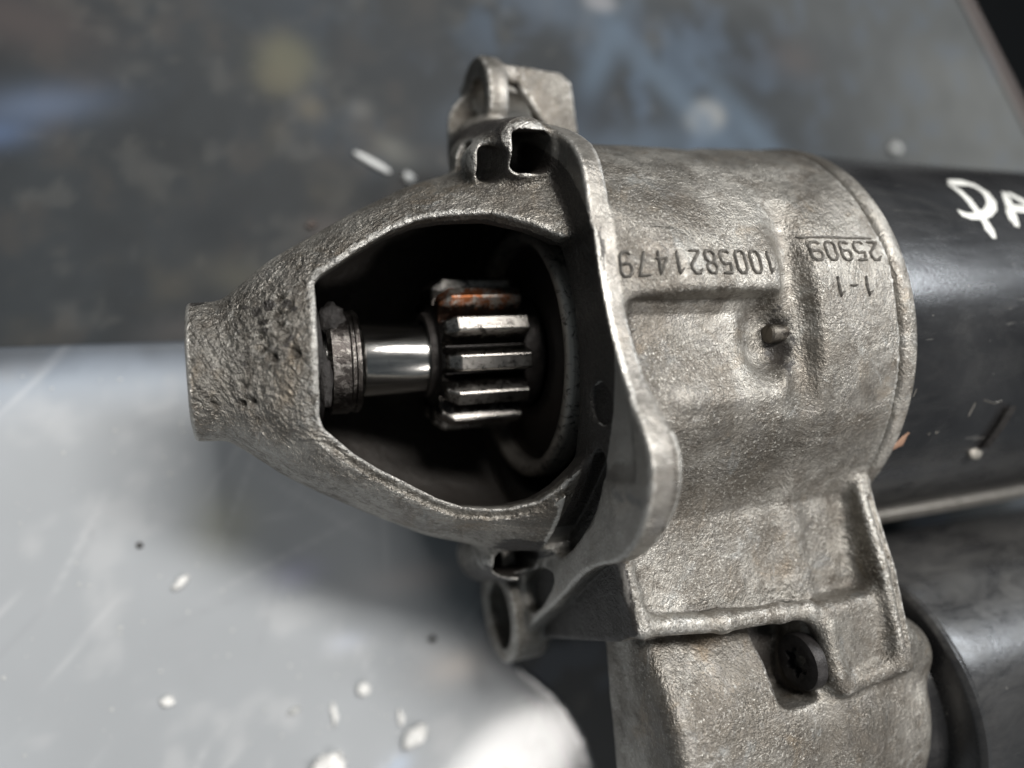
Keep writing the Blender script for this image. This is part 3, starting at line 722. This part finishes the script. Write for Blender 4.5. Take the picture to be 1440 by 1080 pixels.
# ------------------------------------------------------------------ the table and what lies on it
TZ = -38.2          # top of the grey sheet; the tabletop is 0.7 mm lower
def value_noise(nx, ny, step, seed):
    r = np.random.default_rng(seed); g_ = r.random((int(nx / step) + 3, int(ny / step) + 3))
    for axis, n in ((0, nx), (1, ny)):
        t = np.arange(n) / step; i = t.astype(int); f = t - i; f = f * f * (3 - 2 * f)
        sh = [1, 1]; sh[axis] = n
        g_ = np.take(g_, i, axis) * (1 - f).reshape(sh) + np.take(g_, i + 1, axis) * f.reshape(sh)
    return g_
def fbm(nx, ny, step, seed, o=4):
    s = 0; w = 0
    for k in range(o):
        s = s + value_noise(nx, ny, max(1.2, step / 2 ** k), seed + k) * .55 ** k; w += .55 ** k
    return s / w
def painted_sheet(name, xs_, ys_, z, colf, mat):
    nx, ny = len(xs_), len(ys_)
    XX, YY = np.meshgrid(xs_, ys_, indexing='ij')
    V = np.stack([XX, YY, np.full_like(XX, z) if np.isscalar(z) else z(XX, YY)], -1).reshape(-1, 3)
    idx = np.arange(nx * ny).reshape(nx, ny)
    F = np.stack([idx[:-1, :-1], idx[1:, :-1], idx[1:, 1:], idx[:-1, 1:]], -1).reshape(-1, 4)
    me = bpy.data.meshes.new(name)
    me.vertices.add(len(V)); me.vertices.foreach_set('co', (V * MM).astype(np.float32).ravel())
    me.loops.add(len(F) * 4); me.loops.foreach_set('vertex_index', F.astype(np.int32).ravel())
    me.polygons.add(len(F)); me.polygons.foreach_set('loop_start', np.arange(0, len(F) * 4, 4, dtype=np.int32))
    me.polygons.foreach_set('use_smooth', np.ones(len(F), bool)); me.update(); me.validate()
    me.materials.append(mat)
    c = np.concatenate([np.clip(colf(XX, YY), 0, 1), np.ones((nx, ny, 1))], -1).reshape(-1)
    a = me.color_attributes.new('stain_reflection', 'FLOAT_COLOR', 'POINT'); a.data.foreach_set('color', c.astype(np.float32))
    return link(bpy.data.objects.new(name, me))
def mat_tinted(name, rough, coat, coat_rough, spec=.5):
    n = NB(name); a = n.attr('stain_reflection').outputs['Color']
    sp = n.ramp(n.noise(.9, 3, .6), [(.72, 0.), (.76, .25)])
    col = n.mix(sp, a, (.5, .5, .5))
    return n.set(color=col, rough=rough, coat=coat, coat_rough=coat_rough, spec=spec, normal=n.bump(n.noise(.05, 3, .5), .25, .6))
def top_col(X, Y):  # mottling puts blurred reflections into the tabletop colour
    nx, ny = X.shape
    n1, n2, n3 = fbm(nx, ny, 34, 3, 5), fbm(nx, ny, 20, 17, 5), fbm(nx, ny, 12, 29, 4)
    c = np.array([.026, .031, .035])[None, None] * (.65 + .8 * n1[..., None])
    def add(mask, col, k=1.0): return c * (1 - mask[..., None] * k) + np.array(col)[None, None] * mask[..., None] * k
    # painted reflections: brownish cloud left, blue wisps right, paler grey at the far right
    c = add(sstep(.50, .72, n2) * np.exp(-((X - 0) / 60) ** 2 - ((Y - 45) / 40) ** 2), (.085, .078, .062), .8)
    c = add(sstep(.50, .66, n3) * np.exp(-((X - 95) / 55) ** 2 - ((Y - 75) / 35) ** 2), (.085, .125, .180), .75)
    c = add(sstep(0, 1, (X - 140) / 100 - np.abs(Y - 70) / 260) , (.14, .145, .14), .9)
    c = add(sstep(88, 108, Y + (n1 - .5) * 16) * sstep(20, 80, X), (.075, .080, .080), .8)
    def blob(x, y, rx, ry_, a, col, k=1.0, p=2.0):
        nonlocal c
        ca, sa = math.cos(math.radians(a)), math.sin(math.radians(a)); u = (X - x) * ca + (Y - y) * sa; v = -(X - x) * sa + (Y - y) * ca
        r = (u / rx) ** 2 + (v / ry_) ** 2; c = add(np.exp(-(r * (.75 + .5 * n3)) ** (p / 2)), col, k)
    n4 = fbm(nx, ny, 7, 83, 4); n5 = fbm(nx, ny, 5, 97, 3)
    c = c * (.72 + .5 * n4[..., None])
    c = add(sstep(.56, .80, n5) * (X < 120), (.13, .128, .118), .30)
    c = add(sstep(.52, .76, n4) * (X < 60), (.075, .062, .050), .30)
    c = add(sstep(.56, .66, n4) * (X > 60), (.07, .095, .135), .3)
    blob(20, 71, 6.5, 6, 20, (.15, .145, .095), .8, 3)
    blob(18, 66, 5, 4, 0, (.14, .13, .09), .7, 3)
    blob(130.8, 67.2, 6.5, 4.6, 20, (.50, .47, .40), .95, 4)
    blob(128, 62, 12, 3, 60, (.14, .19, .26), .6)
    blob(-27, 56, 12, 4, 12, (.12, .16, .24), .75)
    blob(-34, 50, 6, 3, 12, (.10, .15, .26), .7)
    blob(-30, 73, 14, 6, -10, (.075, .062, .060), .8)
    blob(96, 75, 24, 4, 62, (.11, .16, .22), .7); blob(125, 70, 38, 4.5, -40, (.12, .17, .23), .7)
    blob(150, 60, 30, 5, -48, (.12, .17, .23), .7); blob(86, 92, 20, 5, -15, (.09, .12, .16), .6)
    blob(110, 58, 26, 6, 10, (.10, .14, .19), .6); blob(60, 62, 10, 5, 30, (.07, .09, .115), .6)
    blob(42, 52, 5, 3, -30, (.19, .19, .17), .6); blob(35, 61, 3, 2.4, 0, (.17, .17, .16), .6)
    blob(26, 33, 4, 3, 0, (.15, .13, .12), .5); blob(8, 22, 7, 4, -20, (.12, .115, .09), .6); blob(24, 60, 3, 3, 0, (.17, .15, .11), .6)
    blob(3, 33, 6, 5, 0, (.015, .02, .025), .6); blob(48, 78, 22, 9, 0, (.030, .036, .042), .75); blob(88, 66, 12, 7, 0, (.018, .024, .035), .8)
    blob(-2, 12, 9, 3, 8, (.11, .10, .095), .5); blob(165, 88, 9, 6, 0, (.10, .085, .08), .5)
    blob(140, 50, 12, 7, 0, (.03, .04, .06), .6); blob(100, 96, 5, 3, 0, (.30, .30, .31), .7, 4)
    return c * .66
M['top'] = mat_tinted("dark_tabletop_reflections", .62, 0.0, .30, .25)
M['sheet'] = mat_tinted("grey_plastic_sheet", .42, .6, .10, .3)
TB = TZ - .7
xs_ = np.arange(-150, 400.1, 1.2); ys_ = np.arange(-220, 260.1, 1.2)
def top_cut(X, Y): return np.full_like(X, TB)
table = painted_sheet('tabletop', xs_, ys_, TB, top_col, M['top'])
# slanted far-right end of the tabletop (cut along a line) with its edge band
bm = bmesh.new(); bm.from_mesh(table.data)
pa, pb = Vector((236.5, 126.0, 0)) * MM, Vector((267.5, 76.0, 0)) * MM
dd = (pb - pa).normalized(); nn = Vector((-dd.y, dd.x, 0))
if nn.x < 0: nn = -nn
bmesh.ops.bisect_plane(bm, geom=bm.verts[:] + bm.edges[:] + bm.faces[:], plane_co=pa, plane_no=nn, clear_outer=True)
bm.to_mesh(table.data); bm.free()
table['kind'] = 'structure'
bm = bmesh.new()
ea, eb = pa / MM - dd * 220, pb / MM + dd * 420
vs = []
for p in (ea, eb):
    for s, z in ((0, .9), (3.2, .9), (4.0, 0), (4.0, -26), (0, -26)):
        q = p + nn * s; vs.append(bm.verts.new((q.x, q.y, TB + z)))
for k in range(5): bm.faces.new((vs[k], vs[(k + 1) % 5], vs[5 + (k + 1) % 5], vs[5 + k]))
bm.faces.new(vs[:5]); bm.faces.new(vs[5:][::-1])
eb_o = bm_obj('table_edge', bm, M['edge']); eb_o['kind'] = 'structure'
bm = bmesh.new(); bmesh.ops.create_grid(bm, x_segments=2, y_segments=2, size=9000)
for v in bm.verts: v.co.z = -760
fo = bm_obj('floor', bm, mat_plain("dark_floor", (.018, .017, .018), .7, sc=.02)); fo['kind'] = 'structure'

def sheet_col(X, Y):
    nx, ny = X.shape
    n1, n2 = fbm(nx, ny, 40, 51, 5), fbm(nx, ny, 9, 61, 4)
    c = np.array([.39, .41, .43])[None, None] * (.86 + .28 * n1[..., None])
    def add(mask, col, k=1.0): return c * (1 - mask[..., None] * k) + np.array(col)[None, None] * mask[..., None] * k
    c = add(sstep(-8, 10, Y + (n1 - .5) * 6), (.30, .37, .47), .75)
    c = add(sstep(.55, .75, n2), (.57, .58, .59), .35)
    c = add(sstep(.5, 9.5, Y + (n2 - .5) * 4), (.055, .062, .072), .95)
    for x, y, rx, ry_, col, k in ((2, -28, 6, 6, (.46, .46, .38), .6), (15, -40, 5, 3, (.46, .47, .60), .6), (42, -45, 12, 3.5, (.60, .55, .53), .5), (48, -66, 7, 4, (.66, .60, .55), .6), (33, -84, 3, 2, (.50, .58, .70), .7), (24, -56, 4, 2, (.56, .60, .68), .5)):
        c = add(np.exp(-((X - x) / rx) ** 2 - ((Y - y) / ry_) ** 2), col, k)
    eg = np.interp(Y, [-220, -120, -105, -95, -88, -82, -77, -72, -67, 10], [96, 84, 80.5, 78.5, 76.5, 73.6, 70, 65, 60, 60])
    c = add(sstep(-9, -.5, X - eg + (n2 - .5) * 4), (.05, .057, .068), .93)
    # fine scratches and smears
    rs = random.Random(11)
    for k in range(46):
        x0, y0 = rs.uniform(-45, 75), rs.uniform(-105, 0); an = rs.gauss(.75, .5); L = rs.uniform(3, 16)
        u = (X - x0) * math.cos(an) + (Y - y0) * math.sin(an); v = -(X - x0) * math.sin(an) + (Y - y0) * math.cos(an)
        c = add(np.exp(-(v / .45) ** 2 - (u / L) ** 4), (.66, .67, .68) if k % 3 else (.30, .31, .33), .30)
    return c
def sheet_z(X, Y):
    return TZ + .25 * np.sin(X / 37 + Y / 51) * sstep(-60, -100, Y)
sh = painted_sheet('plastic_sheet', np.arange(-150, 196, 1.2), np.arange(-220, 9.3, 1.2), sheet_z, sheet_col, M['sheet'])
bm = bmesh.new(); bm.from_mesh(sh.data)
for v in bm.verts:
    e = float(np.interp(v.co.y / MM, [-220, -120, -105, -95, -88, -82, -77, -72, -67, 10], [96, 84, 80.5, 78.5, 76.5, 73.6, 70, 65, 60, 60]))
    if v.co.x / MM > e: v.co.x = e * MM
bmesh.ops.dissolve_degenerate(bm, dist=1e-6, edges=bm.edges); bm.to_mesh(sh.data); bm.free()
sh['label'] = 'smooth pale grey plastic sheet under the starter motor, covering the lower left'; sh['category'] = 'plastic sheet'
so = sh.modifiers.new('thick', 'SOLIDIFY'); so.thickness = .5 * MM; so.offset = -1

def lump(name, x, y, rx, ry_, rz_, rot, mat, label, cat, group=None, seed=0, z=TZ, amp=.75):
    o = clump(name, 0, 0, 0, 1, mat, None, (rx, ry_, rz_), seed, 3, amp)
    o.location = Vector((x, y, z + rz_ * .8)) * MM; o.rotation_euler = (0, 0, math.radians(rot))
    o['label'] = label; o['category'] = cat
    if group: o['group'] = group
    return o
gC = 'white foam crumbs scattered on the grey sheet'
lump('foam_crumb', -6.9, -38.4, 1.7, .75, .6, 40, M['crumb'], 'slim white foam crumb nearest the nose tip, slanting, left part of the grey sheet', 'foam crumb', gC, 1)
lump('foam_crumb', -10.3, -60.6, 1.25, .9, .7, -5, M['crumb'], 'small oval white foam crumb farthest left, near the bottom of the photo', 'foam crumb', gC, 2)
lump('foam_crumb', 26.7, -66.2, 1.45, 1.4, 1.2, 0, M['crumb'], 'round white foam bead standing alone below the nose shadow', 'foam crumb', gC, 3, amp=.1)
lump('foam_crumb', 20.4, -70.2, .55, 2.2, .5, 4, M['crumb'], 'thin upright sliver of white foam left of the round bead', 'foam crumb', gC, 4)
lump('foam_crumb', 34.2, -74.0, .6, 1.6, .5, 2, M['crumb'], 'tiny white sliver just above the double foam bead', 'foam crumb', gC, 5)
lump('foam_crumb', 37.0, -78.4, 3.0, 1.7, 1.4, 32, M['crumb'], 'large double-lobed white foam bead beside the bright glare', 'foam crumb', gC, 6, amp=.45)
lump('foam_crumb', 18.6, -80.0, 3.3, 2.2, 1.4, 0, M['crumb'], 'wide flat white foam crumb cut by the bottom edge of the photo', 'foam crumb', gC, 7)
lump('foam_crumb', 12.6, -67.8, 1.1, .6, .4, 20, M['flake'], 'faint translucent foam crumb between the two left crumbs and the thin sliver', 'foam crumb', gC, 8)
lump('grit_speck', -13.6, -30.2, .55, .5, .35, 0, M['darkcrumb'], 'lone dark speck left of the nose on open grey sheet', 'grit speck', 'dark specks of grit', 1)
lump('grit_speck', 42.4, -59.0, .9, .6, .4, 10, M['darkcrumb'], 'brownish speck below the nose shadow near the lower ear', 'grit speck', 'dark specks of grit', 2)
lump('plastic_shaving', 36.8, 48.6, 4.6, .9, .5, -28, M['flake'], 'long pale shaving lying slanted on the dark tabletop beyond the nose', 'shaving', None, 9, z=TB, amp=.15)
lump('plastic_shaving', 45.0, 45.6, 1.4, 1.1, .5, 10, M['flake'], 'short pale shaving beside the upper arm of the nose', 'shaving', None, 10, z=TB)
lump('paint_chip', 22.6, 34.0, 1.1, .9, .4, 10, M['edge'], 'small brownish chip on the dark tabletop above the nose arm', 'chip', None, 11, z=TB)
lump('plastic_chip', 202, 63.0, 1.6, 1.6, .9, 10, M['flake'], 'small pale chip on the tabletop just beyond the black barrel', 'chip', None, 12, z=TB)
bm = bmesh.new(); rd = random.Random(5)
for k in range(260):
    x, y = rd.uniform(-40, 74), rd.uniform(-104, 4)
    if k % 4 == 0: x, y = rd.gauss(30, 14), rd.gauss(-72, 12)
    if x > 60 and y > -84: continue
    q = rd.uniform(.10, .34); m = bmesh.ops.create_icosphere(bm, subdivisions=1, radius=q)
    for v in m['verts']: v.co = Vector((v.co.x * rd.uniform(.7, 1.5) + x, v.co.y * rd.uniform(.6, 1.4) + y, v.co.z * .5 + TZ + .05 + q * .2))
du = bm_obj('dust', bm, M['flake']); du['kind'] = 'stuff'; du['label'] = 'fine pale dust specks on the grey sheet'; du['category'] = 'dust'
print("script %.1fs" % (time.time() - T0))
